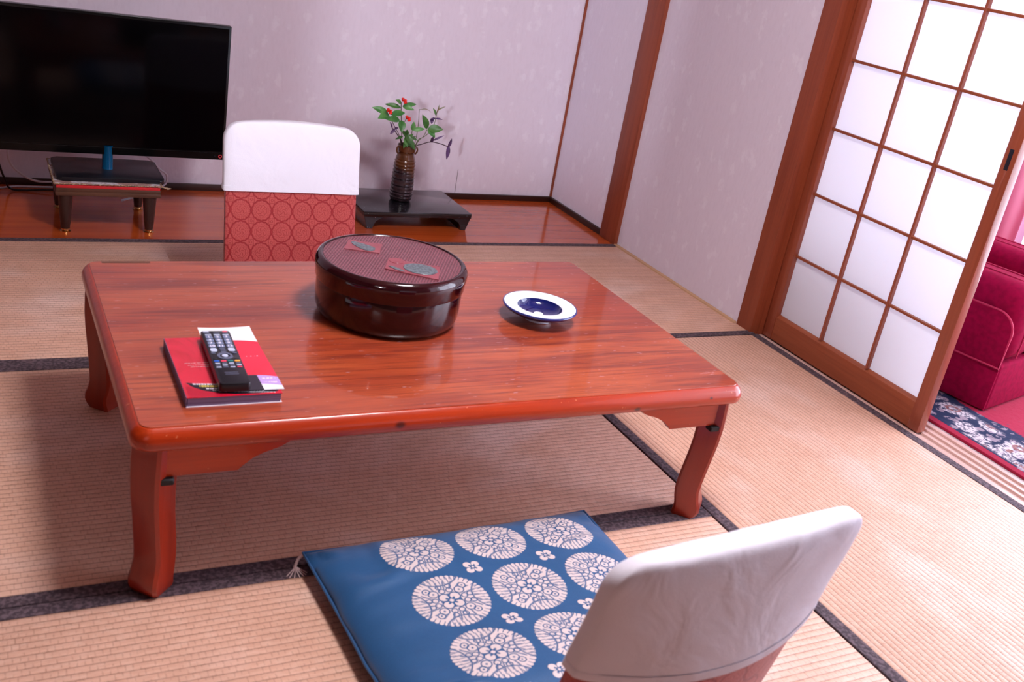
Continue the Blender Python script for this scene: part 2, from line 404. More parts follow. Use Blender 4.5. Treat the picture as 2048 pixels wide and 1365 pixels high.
def prism(name, pts, plane, a, b, mat, parent=None, bev=0, seg=2, loc=(0, 0, 0), rot=(0, 0, 0)):
    return link(name, prism_me(name, pts, plane, a, b, bev, seg), mat, parent, loc, rot)
def lathe_me(name, prof, n=64, cap=(True, True)):
    v = []; f = []
    for r, z in prof:
        for i in range(n): v.append((r*cos(2*pi*i/n), r*sin(2*pi*i/n), z))
    for j in range(len(prof)-1):
        for i in range(n): f.append((j*n+i, j*n+(i+1) % n, (j+1)*n+(i+1) % n, (j+1)*n+i))
    if cap[0]: f.append(tuple(range(n))[::-1])
    if cap[1]: f.append(tuple((len(prof)-1)*n+i for i in range(n)))
    return mesh(name, v, f)
def lathe(name, prof, mat, parent=None, n=64, loc=(0, 0, 0), cap=(True, True)):
    return link(name, lathe_me(name, prof, n, cap), mat, parent, loc)
def smooth_path(pts, k=6):
    P = [Vector(p) for p in pts]; out = []
    for i in range(len(P)-1):
        a, b, c, d = P[max(i-1, 0)], P[i], P[i+1], P[min(i+2, len(P)-1)]
        for j in range(k):
            t = j/k; out.append(.5*((2*b)+(c-a)*t+(2*a-5*b+4*c-d)*t*t+(3*b-a-3*c+d)*t**3))
    return out+[P[-1]]
def tube_me(name, pts, r, n=8, closed=False):
    pts = [Vector(p) for p in pts]; m = len(pts); R = r if isinstance(r, (list, tuple)) else [r]*m
    v = []; f = []; up = Vector((0, 0, 1)); prev = None
    for i, p in enumerate(pts):
        t = (pts[(i+1) % m]-pts[i-1] if closed else pts[min(i+1, m-1)]-pts[max(i-1, 0)]).normalized()
        if prev is None: s = t.cross(up if abs(t.z) < .95 else Vector((1, 0, 0))).normalized()
        else: s = (prev-t*prev.dot(t)).normalized()
        prev = s; w = t.cross(s)
        for k in range(n): v.append(p+(s*cos(2*pi*k/n)+w*sin(2*pi*k/n))*R[i])
    for i in range(m if closed else m-1):
        for k in range(n): f.append((i*n+k, i*n+(k+1) % n, ((i+1) % m)*n+(k+1) % n, ((i+1) % m)*n+k))
    if not closed: f.append(tuple(range(n))[::-1]); f.append(tuple((m-1)*n+k for k in range(n)))
    return mesh(name, v, f)
def tube(name, pts, r, mat, parent=None, n=8, closed=False, loc=(0, 0, 0)):
    return link(name, tube_me(name, pts, r, n, closed), mat, parent, loc)
def thing(name, label, cat, loc=(0, 0, 0), rz=0, group=None):
    o = bpy.data.objects.new(name, None); COL.objects.link(o); o.location = loc; o.rotation_euler = (0, 0, rz); o.empty_display_size = .05
    o['label'] = label; o['category'] = cat
    if group: o['group'] = group
    return o
def tag(o, label, cat, group=None):
    o['label'] = label; o['category'] = cat
    if group: o['group'] = group
    return o
def struct(o, label=None):
    o['kind'] = 'structure'
    if label: o['label'] = label
    return o
def rrect(hx, hy, r, k=6):
    pts = []
    for cx, cy, a0 in ((hx-r, hy-r, 0), (-hx+r, hy-r, 90), (-hx+r, -hy+r, 180), (hx-r, -hy+r, 270)):
        for i in range(k+1):
            a = radians(a0+90*i/k); pts.append((cx+r*cos(a), cy+r*sin(a)))
    return pts
def text_me(s, size):
    cu = bpy.data.curves.new('numeral', 'FONT'); cu.body = s; cu.size = size; cu.align_x = 'CENTER'; cu.align_y = 'CENTER'; cu.extrude = .00012; cu.offset = size*.018
    ob = bpy.data.objects.new('numeral', cu); COL.objects.link(ob); bpy.context.view_layer.update()
    me = bpy.data.meshes.new_from_object(ob.evaluated_get(bpy.context.evaluated_depsgraph_get()))
    bpy.data.objects.remove(ob); bpy.data.curves.remove(cu); me.materials.clear(); return me

# ------------------------------------------------------------------ the room
T = .88; YT = 1.0; XR = .864; YB = 1.56; CEIL = 2.36
JX = -1.80; XL = -4*T; YF = YT-4*T                                     # ten-mat room
floor = struct(box('floor', (XL-.12, YF-.12, -.12), (T, YT, -.056), 'pale_strip_wood'), 'room floor laid with rush mats bordered in dark cloth')
mat_me = None
def tatami(x0, y0, x1, y1):
    global mat_me
    alongx = (x1-x0) > (y1-y0)
    c = ((x0+x1)/2, (y0+y1)/2, 0); L, Wd = 2*T, T
    if mat_me is None:
        bm = bmesh.new(); bmesh.ops.create_cube(bm, size=1)
        for v in bm.verts: v.co = Vector((v.co.x*(L-.003), v.co.y*(Wd-.003), -.0275+v.co.z*.055))
        bmesh.ops.bevel(bm, geom=[e for e in bm.edges if all(v.co.z > -.01 for v in e.verts)], offset=.003, segments=2, profile=.5, affect='EDGES')
        mat_me = [bm_mesh('tatami_mat', bm)]
        for s in (-1, 1):
            y_in = s*(Wd/2-.030); y_out = s*(Wd/2-.001)
            a, b = min(y_in, y_out), max(y_in, y_out)
            mat_me.append(box_me('cloth_border', (-L/2+.001, a, -.05), (L/2-.001, b, .0014), .0012, 1))
    o = link('tatami_mat', mat_me[0], 'tatami_rush', floor, c, (0, 0, 0 if alongx else pi/2))
    for k in (1, 2): link('cloth_border', mat_me[k], 'border_cloth', o)
Y1 = YT-T; Y2 = Y1-T; Y3 = Y2-T
XA = -T
XM = -3*T
for r in ((XM, Y1, -T, YT), (-T, Y1, T-.018, YT), (0, Y3, T, Y1), (-2*T, Y2, 0, Y1), (-2*T, Y3, 0, Y2), (XM, Y3, -2*T, Y1), (XM, YF, -T, Y3), (-T, YF, T, Y3), (XL, Y2, XM, YT), (XL, YF, XM, Y2)): tatami(*r)
struct(box('alcove_floor', (XL, YT+.001, -.06), (XR, YB, .0), 'alcove_wood'), 'glossy reddish plank floor of the display alcove')
struct(box('wall_back', (XL-.12, YB, -.06), (XR+.12, YB+.1, CEIL), 'wallpaper'), 'back wall of the alcove in pale pinkish patterned wallpaper')
box('wallpaper_tear', (.3936, YB-.0009, .026), (.3952, YB+.001, .125), 'dark_leg', bpy.data.objects['wall_back'], rot=(0, radians(0), 0))
wr = struct(box('wall_right', (XR, .165, -.06), (XR+.1, YB, CEIL), 'wallpaper'), 'right wall in pale patterned wallpaper between alcove corner and sliding screen')
box('upper_panel', (XR+.0, YF, 1.86), (XR+.1, .165, CEIL), 'wallpaper', wr)
struct(box('wall_left', (XL-.1, YF-.1, -.06), (XL, YB, CEIL), 'brown_panel'))
wf = struct(box('wall_front', (JX, YF-.1, -.06), (XR+.1, YF, CEIL), 'brown_panel'))     # behind the camera, with an added high opening that shapes the beam
box('beam_gap_side', (XL-.1, YF-.1, -.06), (-2.71, YF, CEIL), 'brown_panel', wf)
box('beam_gap_head', (-2.71, YF-.1, 1.8), (JX, YF, CEIL), 'brown_panel', wf)
box('beam_gap_low', (-2.71, YF-.1, -.06), (JX, YF, .95), 'brown_panel', wf)
wc = struct(box('wall_beam_box', (-7.1, -9.1, -.06), (-7.0, YF-.1, CEIL), 'plaster'))  # unseen shell added to enclose the beam light and keep the sky out
box('end_panel', (-7.1, -9.2, -.06), (-1.0, -9.1, CEIL), 'plaster', wc)
box('side_panel', (-1.1, -9.1, -.06), (-1.0, YF-.1, CEIL), 'plaster', wc)
box('near_panel', (-7.0, YF-.2, -.06), (XL-.1, YF-.1, CEIL), 'plaster', wc)
struct(box('floor_beam_box', (-7.1, -9.2, -.12), (-1.0, YF-.1, -.02), 'pale_strip_wood'))
struct(box('ceiling_beam_box', (-7.1, -9.2, CEIL), (-1.0, YF-.1, CEIL+.08), 'plaster'))
ce = struct(box('ceiling', (XL-.1, YF-.1, CEIL), (XR+.1, YB+.1, CEIL+.08), 'ceiling_wood'))
# trims
struct(box('baseboard_back', (XL, YB-.012, 0), (XR, YB, .024), 'dark_baseboard', bev=.0015), 'dark brown baseboard along the alcove back wall')
struct(box('baseboard_right', (XR-.012, 1.106, 0), (XR, YB-.012, .024), 'dark_baseboard', bev=.0015), 'dark brown baseboard along the alcove side wall')
struct(box('trim_1', (XR-.009, YB-.009, .024), (XR, YB, CEIL), 'post_wood', bev=.001), 'thin brown corner strip between the two alcove walls')
struct(box('trim_2', (XR-.016, .99, 0), (XR+.02, 1.106, CEIL), 'post_wood', bev=.003), 'broad reddish wooden post at the edge of the alcove')
struct(box('trim_3', (XR-.016, .215, -.02), (XR, .99, .005), 'pale_strip_wood', bev=.001), 'pale thin strip at the foot of the right wall')
t4 = struct(prism('trim_4', [(XR-.006, .208), (XR+.1, .208), (XR+.1, .118), (XR+.030, .118), (XR+.030, .136), (XR-.006, .136)], 'xy', -.02, CEIL, 'post_wood', bev=.0015), 'reddish wooden post beside the paned sliding screen')
# sill with sliding tracks
SX0 = T+.002
sill = struct(box('trim_5', (SX0, YF, -.06), (1.0, .118, -.006), 'sill_wood'), 'pale wooden door sill with grooved sliding tracks')
for a, b in ((SX0, .896), (.921, .929), (.952, .960), (.984, 1.0)): box('track_ridge', (a, YF, -.02), (b, .118, .0), 'sill_wood', sill, bev=.001)
struct(box('trim_6', (SX0, YF, 1.80), (1.0, .118, 1.86), 'post_wood'), 'wooden lintel over the sliding screen')

# sliding screen: wooden lattice with frosted panes
DX0, DX1 = .8975, .9275; YA, YZ = .117, -.560
GA, GZ = .079, -.522; Z0, ZT = .086, 1.785; PH = .2057; NR = 8
door = bpy.data.objects.new('door_1', None); COL.objects.link(door); door.location = (DX0, (YA+YZ)/2, 0); struct(door, 'wooden sliding screen with frosted panes in a square lattice')
dl = lambda x, y, z: (x-DX0, y-(YA+YZ)/2, z)
box('stile', dl(DX0, GA, .001), dl(DX1, YA, 1.80), 'door_wood', door, bev=.002)
st = box('stile', dl(DX0, YZ, .001), dl(DX1, GZ, 1.80), 'door_wood', door, bev=.002)
box('finger_pull', dl(DX0-.0008, -.5465, .752), dl(DX0+.004, -.5345, .806), 'dark_metal', st, bev=.0006)
prism('bottom_rail', [(DX0-DX0+.003, .002), (.027, .002), (.027, Z0), (.014, Z0), (.003, Z0-.008)], 'xz', GZ-(YA+YZ)/2, GA-(YA+YZ)/2, 'rail_wood', door)
ZTOP = Z0+NR*PH
box('top_rail', dl(DX0+.003, GZ, ZTOP), dl(DX1-.003, GA, 1.80), 'rail_wood', door)
pw = (GA-GZ)/3
vb = box_me('vertical_bar', (0, -.0045, Z0), (.013, .0045, ZTOP), .001, 1); hb = box_me('cross_bar', (0, -(GA-GZ)/2, -.004), (.010, (GA-GZ)/2, .004), .001, 1)
for k in (1, 2): link('vertical_bar', vb, 'door_wood', door, dl(DX0+.004, GZ+k*pw, 0))
for k in range(1, NR): link('cross_bar', hb, 'rail_wood', door, dl(DX0+.006, (GA+GZ)/2, Z0+k*PH))
pn = box_me('pane', (-.0012, -pw/2+.0002, -PH/2+.0002), (.0012, pw/2-.0002, PH/2-.0002))
for k in range(3):
    for j in range(NR): link('pane', pn, 'frosted_pane', door, dl(DX0+.0185, GZ+(k+.5)*pw, Z0+(j+.5)*PH))

# veranda beyond the screen
vf = struct(box('floor_veranda', (1.0, YF-.3, -.06), (WIN_X+.1, YB, -.002), 'veranda_carpet'), 'pale carpeted veranda floor beyond the sill')
struct(box('wall_veranda_far', (XR+.1, YB-.0, -.06), (WIN_X+.1, YB+.1, CEIL), 'plaster'))
struct(box('wall_veranda_near', (1.0, YF-.4, -.06), (WIN_X+.1, YF-.3, CEIL), 'plaster'))
struct(box('ceiling_veranda', (XR+.1, YF-.4, 2.1), (WIN_X+.1, YB+.1, 2.18), 'plaster'))
wo = struct(box('wall_veranda_window', (WIN_X, .78, -.06), (WIN_X+.06, YB, 2.1), 'plaster'))
box('low_panel', (WIN_X, YF-.3, -.06), (WIN_X+.06, .78, .06), 'plaster', wo)
box('high_panel', (WIN_X, YF-.3, 2.0), (WIN_X+.06, .78, 2.1), 'plaster', wo)
win = struct(box('window_1', (WIN_X+.01, -2.46, .06), (WIN_X+.05, .78, .09), 'window_frame'), 'tall bright veranda window behind the pink curtain')
for y in (-2.46, -1.4, -.33, .105, .75): box('mullion', (WIN_X+.01, y, .06), (WIN_X+.05, y+.03, 2.0), 'window_frame', win)
box('head', (WIN_X+.01, -2.46, 1.97), (WIN_X+.05, .78, 2.0), 'window_frame', win)
for a, b in ((-2.43, -1.4), (-1.37, -.33), (-.30, .105), (.135, .75)): box('pane', (WIN_X+.028, a, .09), (WIN_X+.032, b, 1.97), 'window_glass', win)


# ------------------------------------------------------------------ ceiling lamp (above the frame)
LAMP = (-.40, -.98, CEIL)
lamp = thing('ceiling_lamp', 'round white ceiling lamp above the low table', 'lamp', LAMP)
lathe('body', [(.06, 0), (.12, -.02), (.27, -.03), (.28, -.05), (.25, -.055)], 'lamp_metal', lamp)
lathe('diffuser', [(.25, -.05), (.26, -.08), (.2, -.12), (.1, -.135), (.001, -.138)], 'lamp_diffuser', lamp)

# ------------------------------------------------------------------ low table
TX, TY = -.617, -.4285; HX, HY = .605, .3765; ZH = .3265; ZB = .2865
def edge_wood():
    m = Mt('table_edge_wood', rough=.28, coat=.3); x, y, z = m.xyz()
    n1 = m.noise(1.8, 4, (.9, 14, 14), .55, .6); n2 = m.noise(2.2, 3, (1.6, 60, 60), .6, .1)
    c = m.mix(n1.step(.38, .68)*.4+n2.step(.42, .72)*.2, lin(178, 52, 6), lin(134, 26, 4))
    for kx, kz, r in ((-.167, .304, .009), (.509, .308, .004), (.33, .296, .007)):
        d = ((x-kx)*(x-kx)*.45+(z-kz)*(z-kz)).sqrt(); c = m.mix(d.step(r, r*.3)*y.lt(0.0)*.85, c, lin(52, 14, 8))
    nick = m.noise(1, 1, (120, 120, 150)).step(.745, .77)*.6
    c = m.mix(nick, c, lin(220, 130, 90)); m.color(c).bump(n2, .0003); MAT['table_edge_wood'] = m.mat
edge_wood()
tb = thing('low_table', 'low rectangular red-brown wooden table with curved legs on the rush mats', 'table', (TX, TY, 0))
def ring_solid(name, rows, r0):
    v = []; f = []; n = 0
    for ins, z in rows:
        L = rrect(HX-ins, HY-ins, max(r0-ins, .004), 8); n = len(L); v += [(p[0], p[1], z) for p in L]
    for j in range(len(rows)-1):
        for i in range(n): f.append((j*n+i, j*n+(i+1) % n, (j+1)*n+(i+1) % n, (j+1)*n+i))
    f.append(tuple(range(n))[::-1]); f.append(tuple((len(rows)-1)*n+i for i in range(n)))
    return mesh(name, v, f)
link('edge_molding', ring_solid('edge_molding', [(.012, ZB), (.0055, ZB+.0015), (.0015, ZB+.006), (0, ZB+.013), (.0005, ZB+.020), (.003, ZB+.027), (.007, ZB+.033), (.0115, ZB+.037), (.0135, ZB+.0385), (.0145, ZB+.0385)], .034), 'table_edge_wood', tb)
link('top_panel', ring_solid('top_panel', [(.0150, ZH-.006), (.0150, ZH-.0008), (.0158, ZH)], .034), 'table_top_wood', tb)
box('inlay_strip', (-.565, .3495, ZH-.002), (-.468, .3598, ZH+.0002), 'dark_walnut', tb)
leg_rows = [(ZB+.001, 0, .040), (.26, .002, .040), (.225, .004, .039), (.19, .003, .038), (.155, 0, .037), (.12, -.004, .037), (.09, -.007, .037), (.066, -.008, .037), (.048, -.005, .038), (.032, .000, .0395), (.020, .001, .0395), (.010, -.002, .038), (.0, -.006, .034)]
def leg_me():
    v = []; f = []
    for z, off, h in leg_rows:
        c = .0035
        ring = [(h-c, -c), (h-c, c), (c, h-c), (-c, h-c), (-(h-c), c), (-(h-c), -c), (-c, -(h-c)), (c, -(h-c))]
        v += [(a+off*.707, b-off*.707, z) for a, b in ring]
    for j in range(len(leg_rows)-1):
        for i in range(8): f.append((j*8+i, j*8+(i+1) % 8, (j+1)*8+(i+1) % 8, (j+1)*8+i))
    f.append(tuple(range(8))); f.append(tuple((len(leg_rows)-1)*8+i for i in range(8)))
    return mesh('leg', v, f, True, 35)
LM = leg_me()
def brk_pts(L, D):
    return [(0, ZB), (L, ZB), (L-.004, ZB-.006), (L-.02, ZB-.014), (L-.045, ZB-.022), (L-.066, ZB-.030), (L-.078, ZB-.042), (L-.088, ZB-D), (0, ZB-D)]
BX = prism_me('bracket', brk_pts(.205, .053), 'xz', -.009, .009, .0015, 1)
BY = prism_me('bracket', brk_pts(.16, .053), 'yz', -.009, .009, .0015, 1)
HG = box_me('hinge', (-.014, -.01, -.006), (.014, .01, .006), .002, 1)
for sx in (-1, 1):
    for sy in (-1, 1):
        cx = sx*(HX-.044); cy = sy*(HY-.043)
        lg = link('leg', LM, 'table_leg_wood', tb, (cx, cy, 0), (0, 0, {(1, -1): 0, (1, 1): pi/2, (-1, 1): pi, (-1, -1): -pi/2}[(sx, sy)]))
        b = link('bracket', BX, 'table_edge_wood', tb, (cx-sx*.008, cy+sy*.018, 0)); b.scale = (-sx, 1, 1)
        b = link('bracket', BY, 'table_edge_wood', tb, (cx+sx*.018, cy-sy*.008, 0)); b.scale = (1, -sy, 1)
        link('hinge', HG, 'hole_dark', tb, (cx-sx*.010, cy+sy*.026, ZB-.058))

# ------------------------------------------------------------------ legless chairs
def chair_rows(hw, top, r, z0, n0, n1):
    rows = []
    for i in range(n0): rows.append((z0+(top-r-z0)*i/n0, hw, 1.0))
    for i in range(n1+1):
        a = pi/2*i/n1; rows.append((top-r+r*sin(a), hw-r+r*cos(a), .34+.66*cos(a)**.55 if a < pi/2-.001 else .34))
    return rows
def shell(name, rows, halfx, wr=0, droop=0, cap_bottom=True, K=26, seed=0):
    v = []; f = []; n = 2*K
    zt = rows[-1][0]; z0 = rows[0][0]
    for z, hw, tf in rows:
        for i in range(n):
            back = i >= K
            t = (i if not back else i-K+0.0)/K
            ang = pi*t
            u = -cos(ang) if not back else cos(ang)
            e = abs(sin(ang))**.28
            ymid_edge = (z-.33)*.21+.013
            k = 1-u*u
            sagb = .046-.030*min(max((z-.33)/.18, 0), 1)
            yf = ymid_edge-(.013+halfx)*e*tf+.010*k
            yb = ymid_edge+(.013+halfx)*e*tf+sagb*k*(.4+.6*tf)
            y = yb if back else yf
            zz = z
            if back and droop: zz -= droop*k*max(0, 1-(z-z0)/.12)
            zz += .006*k*max(0, (z-.44)/.065)
            p = Vector((u*hw, y, zz))
            if wr:
                q = Vector((p.x*9+seed, p.y*9, p.z*9)); w = noise.noise(q)*.6+noise.noise(q*2.7+Vector((4, 1, seed)))*.4
                edge = max(abs(u)**3, (1 if z > zt-.06 else 0)*.7, .25)
                fold = sin(p.x*60+noise.noise(q*.8)*4+p.z*25)*.35
                p += Vector((u*.3, -1 if not back else 1, .2))*wr*(w+fold*.4)*edge
            v.append(p)
    for j in range(len(rows)-1):
        for i in range(n): f.append((j*n+i, j*n+(i+1) % n, (j+1)*n+(i+1) % n, (j+1)*n+i))
    if cap_bottom: f.append(tuple(range(n))[::-1])
    L = len(rows)-1
    for i in range(K): # close the top edge front to back
        a, b = i, (n-i) % n; c, d = i+1, (n-i-1) % n
        if b == a: f.append((L*n+a, L*n+c, L*n+d))
        elif c == d: f.append((L*n+a, L*n+c, L*n+b))
        else: f.append((L*n+a, L*n+c, L*n+d, L*n+b))
    return mesh(name, v, f, True, 60)
def legless_chair(label, loc, rz, seed, wr, dw=0, r=.050):
    t = thing('legless_chair', label, 'chair', loc, rz, 'legless floor chairs at the low table')
    link('backrest', shell('backrest', chair_rows(.186+dw, .500, r-.004, .012, 16, 8), .003), 'red_brocade', t)
    c = link('headrest_cover', shell('headrest_cover', chair_rows(.1915+dw, .5055, r, .327, 22, 10), .0075, wr, .012, False, 40, seed), 'white_cotton', t)
    c['label'] = 'white cotton slip cover over the top of the backrest'
    hem = shell('hem', [(.3265, .1921+dw, 1), (.3275, .1927+dw, 1), (.338, .1927+dw, 1), (.3395, .1918+dw, 1)], .0085, wr*.4, .012, False, 40, seed)
    bm = bmesh.new(); bm.from_mesh(hem); zm = [fc for fc in bm.faces if len(fc.verts) < 5 and all(abs(vv.co.z-.3395) < .02 for vv in fc.verts) and fc.calc_area() > .0003 and abs(fc.normal.z) > .5]
    bmesh.ops.delete(bm, geom=zm, context='FACES'); bm.to_mesh(hem); bm.free()
    link('hem', hem, 'white_cotton', c)
    prism('seat', [(x, y-.17) for x, y in rrect(.186+dw, .185, .04, 6)], 'xy', .002, .026, 'red_brocade', t, bev=.006)
    return t
legless_chair('red brocade legless chair with white cover, facing from behind the low table', (-.622, .475, 0), 0, 3, .0042)
legless_chair('legless chair with white cover seen from behind, nearest the camera by the blue cushion', (-.611, -1.418, 0), pi+.085, 11, .0036, .018, .042)

# ------------------------------------------------------------------ blue floor cushion
cu = thing('floor_cushion', 'blue square floor cushion with cream round medallions in front of the low table', 'cushion', (-.613, -1.062, .0), .02)
def cushion_me():
    N = 56; HXc, HYc, H = .300, .305, .050; top = []; v = []; f = []
    def P(u, v_, s):
        x = HXc*u*(1-.025*(1-v_*v_)*u*u); y = HYc*v_*(1-.025*(1-u*u)*v_*v_)
        h = H*max((1-abs(u)**4.0)*(1-abs(v_)**3.4), 0)**.58
        lift = .026*min(max((-y-.0)/.16, 0), 1)
        z = h*.9 if s > 0 else -min(h, .030)
        if s > 0:
            rim = max(abs(u), abs(v_))**5
            al = y if abs(u) > abs(v_) else x
            z += .022*rim**.5*sin(al*70+5*noise.noise(Vector((x*9, y*9, 0))))*(1 if abs(u) > abs(v_) else .4)*(1-rim)*noise.noise(Vector((al*9, 3, 1)))*2.2
            z += .004*noise.noise(Vector((x*7, y*7, 2)))*(1-rim)
        wob = .004*noise.noise(Vector((al_ := x*14, y*14, 5)))
        return (x+wob*abs(u)**6, y+wob*abs(v_)**6, max(z, -.030)+lift)
    for s in (1, -1):
        for j in range(N+1):
            for i in range(N+1): v.append(P(sin(pi/2*(2*i/N-1))*.35+(2*i/N-1)*.65, sin(pi/2*(2*j/N-1))*.35+(2*j/N-1)*.65, s))
    M = (N+1)**2
    for j in range(N):
        for i in range(N):
            a = j*(N+1)+i; f.append((a, a+1, a+N+2, a+N+1)); f.append((M+a, M+a+N+1, M+a+N+2, M+a+1))
    me = bpy.data.meshes.new('cushion_body'); me.from_pydata(v, [], f)
    bm = bmesh.new(); bm.from_mesh(me); bmesh.ops.remove_doubles(bm, verts=bm.verts, dist=.0003); bmesh.ops.recalc_face_normals(bm, faces=bm.faces); bm.to_mesh(me); bm.free(); smooth(me, 80)
    return me
link('cushion_body', cushion_me(), 'blue_cushion_cloth', cu, (0, 0, .0312))
loop = []
for a, b, c, d in ((-1, 1, 1, 1), (1, 1, 1, -1), (1, -1, -1, -1), (-1, -1, -1, 1)):
    for i in range(14):
        t = i/14; u = a+(c-a)*t; w = b+(d-b)*t; x = .300*u*(1-.025*(1-w*w)*u*u); y = .305*w*(1-.025*(1-u*u)*w*w)
        loop.append((x, y, .0312+.026*min(max(-y/.16, 0), 1)))
tube('piping', loop, .0028, 'blue_cushion_cloth', cu, 6, True)
ta = tube('tassel', smooth_path([(-.298, .303, .030), (-.308, .304, .020), (-.316, .296, .008)], 5), .003, 'tassel_thread', cu)
for k in range(7):
    a = -2.5+k*.32; tube('thread', smooth_path([(-.314, .298, .009), (-.314+.010*cos(a), .298+.010*sin(a), .006), (-.314+.024*cos(a)+.002*sin(k*5), .298+.024*sin(a), .0022)], 4), .0011, 'tassel_thread', ta, 5)

# ------------------------------------------------------------------ lacquer box
bx = thing('lacquer_box', 'round dark red lacquer tea box with carved lid on the low table', 'box', (-.658, -.377, ZH))
lathe('base', [(.128, .0005), (.137, .002), (.1450, .008), (.1492, .020), (.1508, .040), (.1510, .078), (.1495, .083), (.144, .084)], 'lacquer', bx, 96)
lid = lathe('lid', [(.1515, .0795), (.1535, .0790), (.1545, .082), (.1550, .093), (.1568, .101), (.1573, .110), (.1560, .1165), (.1525, .1220), (.1490, .1245), (.1455, .1252), (.1434, .1242), (.1424, .1224)], 'lacquer', bx, 96, cap=(False, True))
def carved_panel():
    # hammered lid: flat mesh, pit shade painted in its material with bump
    R0 = .1416; pitch = .0058; v = [(0, 0, 0)]; f = []
    nr = 44; na = 168
    for j in range(1, nr+1):
        r = R0*j/nr
        for i in range(na):
            a = 2*pi*i/na; x, y = r*cos(a), r*sin(a)
            v.append((x, y, 0))
    for i in range(na): f.append((0, 1+i, 1+(i+1) % na))
    for j in range(nr-1):
        for i in range(na): f.append((1+j*na+i, 1+(j+1)*na+i, 1+(j+1)*na+(i+1) % na, 1+j*na+(i+1) % na))
    return mesh('carved_panel', v, f)
m = Mt('lacquer_hammered', rough=.34, coat=.25)
x, y, z = m.xyz(); PQ = .0068
row = (y/(PQ*.82)).floor(); uu_ = ((x/PQ+(row*.5).mod(1.0)).mod(1.0)-.5)*2.0; vv_ = ((y/(PQ*.82)).mod(1.0)-.5)*2.0
dm = (uu_*uu_+vv_*vv_).sqrt().step(.25, .95); nn = m.noise(30, 2)
m.color(m.mix(dm, lin(58, 16, 26), m.mix(nn.step(.3, .7), lin(128, 58, 68), lin(142, 68, 80)))).bump(dm, .0034)  # pit centres painted darker, standing in for shade in the dimples
MAT['lacquer_hammered'] = m.mat
cp = link('carved_panel', carved_panel(), 'lacquer_hammered', lid, (0, 0, .1231))
def flat(name, pts, z, h, mat, parent, bev=.0004): return prism(name, pts, 'xy', z, z+h, mat, parent, bev=bev, seg=1)
mo1 = flat('carved_plate', [(-.0874, .0546), (-.06, .1095), (.0056, .0817), (-.0196, .0274)], .1229, .0022, 'lacquer_smooth', lid)
mo2 = flat('carved_plate', [(-.0406, -.0614), (-.0114, -.0029), (.0828, -.0536), (.0497, -.1250)], .1229, .0022, 'lacquer_smooth', lid)
def smooth2(pts, k=5): return [(p.x, p.y) for p in smooth_path([(a, b, 0) for a, b in pts]+[(pts[0][0], pts[0][1], 0)], k)][:-1]
flat('carved_motif', smooth2([(-.0573, .0981), (-.0457, .0893), (-.0315, .0738), (-.0207, .0583), (-.0222, .0472), (-.0346, .0372), (-.048, .0444), (-.0556, .0598), (-.0609, .0821)]), .1250, .0012, 'lacquer_green', lid)
el = lambda cx, cy, a, b, th, n=28: [(cx+a*cos(t)*cos(th)-b*sin(t)*sin(th), cy+a*cos(t)*sin(th)+b*sin(t)*cos(th)) for t in [2*pi*i/n for i in range(n)]]
flat('carved_motif', el(.0337, -.0680, .035, .030, -.6), .1250, .0012, 'lacquer_green', lid)
flat('carved_motif', smooth2([(-.0291, -.0491), (-.0181, -.0533), (-.0047, -.0799), (-.0188, -.0717)]), .1250, .0012, 'lacquer_green', lid)
flat('carved_disc', el(.0007, -.0198, .016, .016, 0), .1246, .0012, 'lacquer_smooth', lid)

# ------------------------------------------------------------------ dish
ds = thing('ashtray_dish', 'small white porcelain dish with deep blue well on the low table', 'dish', (-.318, -.427, ZH))
lathe('foot', [(.0300, .0005), (.0315, .001), (.0315, .011), (.028, .013)], 'porcelain_white', ds, 48)
lathe('rim_underside', [(.030, .010), (.045, .012), (.062, .017), (.076, .024), (.0825, .0300)], 'porcelain_rim', ds, 64, cap=(True, False))
lathe('rim_band', [(.0822, .0295), (.0838, .0318), (.0832, .0338), (.0815, .0344), (.0805, .0342)], 'porcelain_rim', ds, 64, cap=(False, False))
lathe('brim', [(.0810, .0342), (.070, .0330), (.058, .0318), (.0525, .0312), (.0500, .0290)], 'porcelain_white', ds, 64, cap=(False, False))
lathe('well', [(.0502, .0295), (.0485, .0255), (.044, .0195), (.034, .0150), (.020, .0132), (.001, .0128)], 'porcelain_blue', ds, 64, cap=(False, True))

# ------------------------------------------------------------------ book, leaflet and remote
BZ = ZH
bk = thing('guide_book', 'thick red paperback lying under the leaflet and remote control', 'book', (-1.050, -.620, BZ), -.012)
box('page_block', (-.0755, -.1135, .0012), (.0755, .1135, .0165), 'page_edges', bk)
box('back_cover', (-.0775, -.1155, .0), (.0775, .1155, .0010), 'cover_white', bk)
fc = box('front_cover', (-.0775, -.1155, .0166), (.0775, .1155, .0176), 'book_red', bk)
box('spine', (-.0783, -.1155, .0), (-.0772, .1155, .0176), 'page_edges', bk)
def pr(name, pts, mat, parent, z, h=.0002): return prism(name, pts, 'xy', z, z+h, mat, parent)
band = [(-.070, -.062), (-.055, -.066), (-.03, -.070), (.0, -.0725), (.05, -.072), (.072, -.070), (.072, -.108), (.040, -.1125), (.0, -.111), (-.025, -.104), (-.048, -.092), (-.062, -.078)]
pr('printed_band', band, 'print_black', fc, .0176)
pr('printed_corner', [(-.073, -.074), (-.062, -.080), (-.048, -.094), (-.025, -.106), (.0, -.1135), (-.073, -.1135)], 'print_dark_red', fc, .0176, .00015)
def dashes(x0, x1, y, slope, mat, hgt, parent, z, seed):
    rnd = random.Random(seed); x = x0
    while x < x1:
        w = rnd.uniform(.0012, .0048); yy = y+slope*(x-x0)
        pr('printed_mark', [(x, yy), (x+w, yy+slope*w), (x+w, yy+hgt+slope*w), (x, yy+hgt)], mat, parent, z); x += w+rnd.uniform(.0006, .0016)
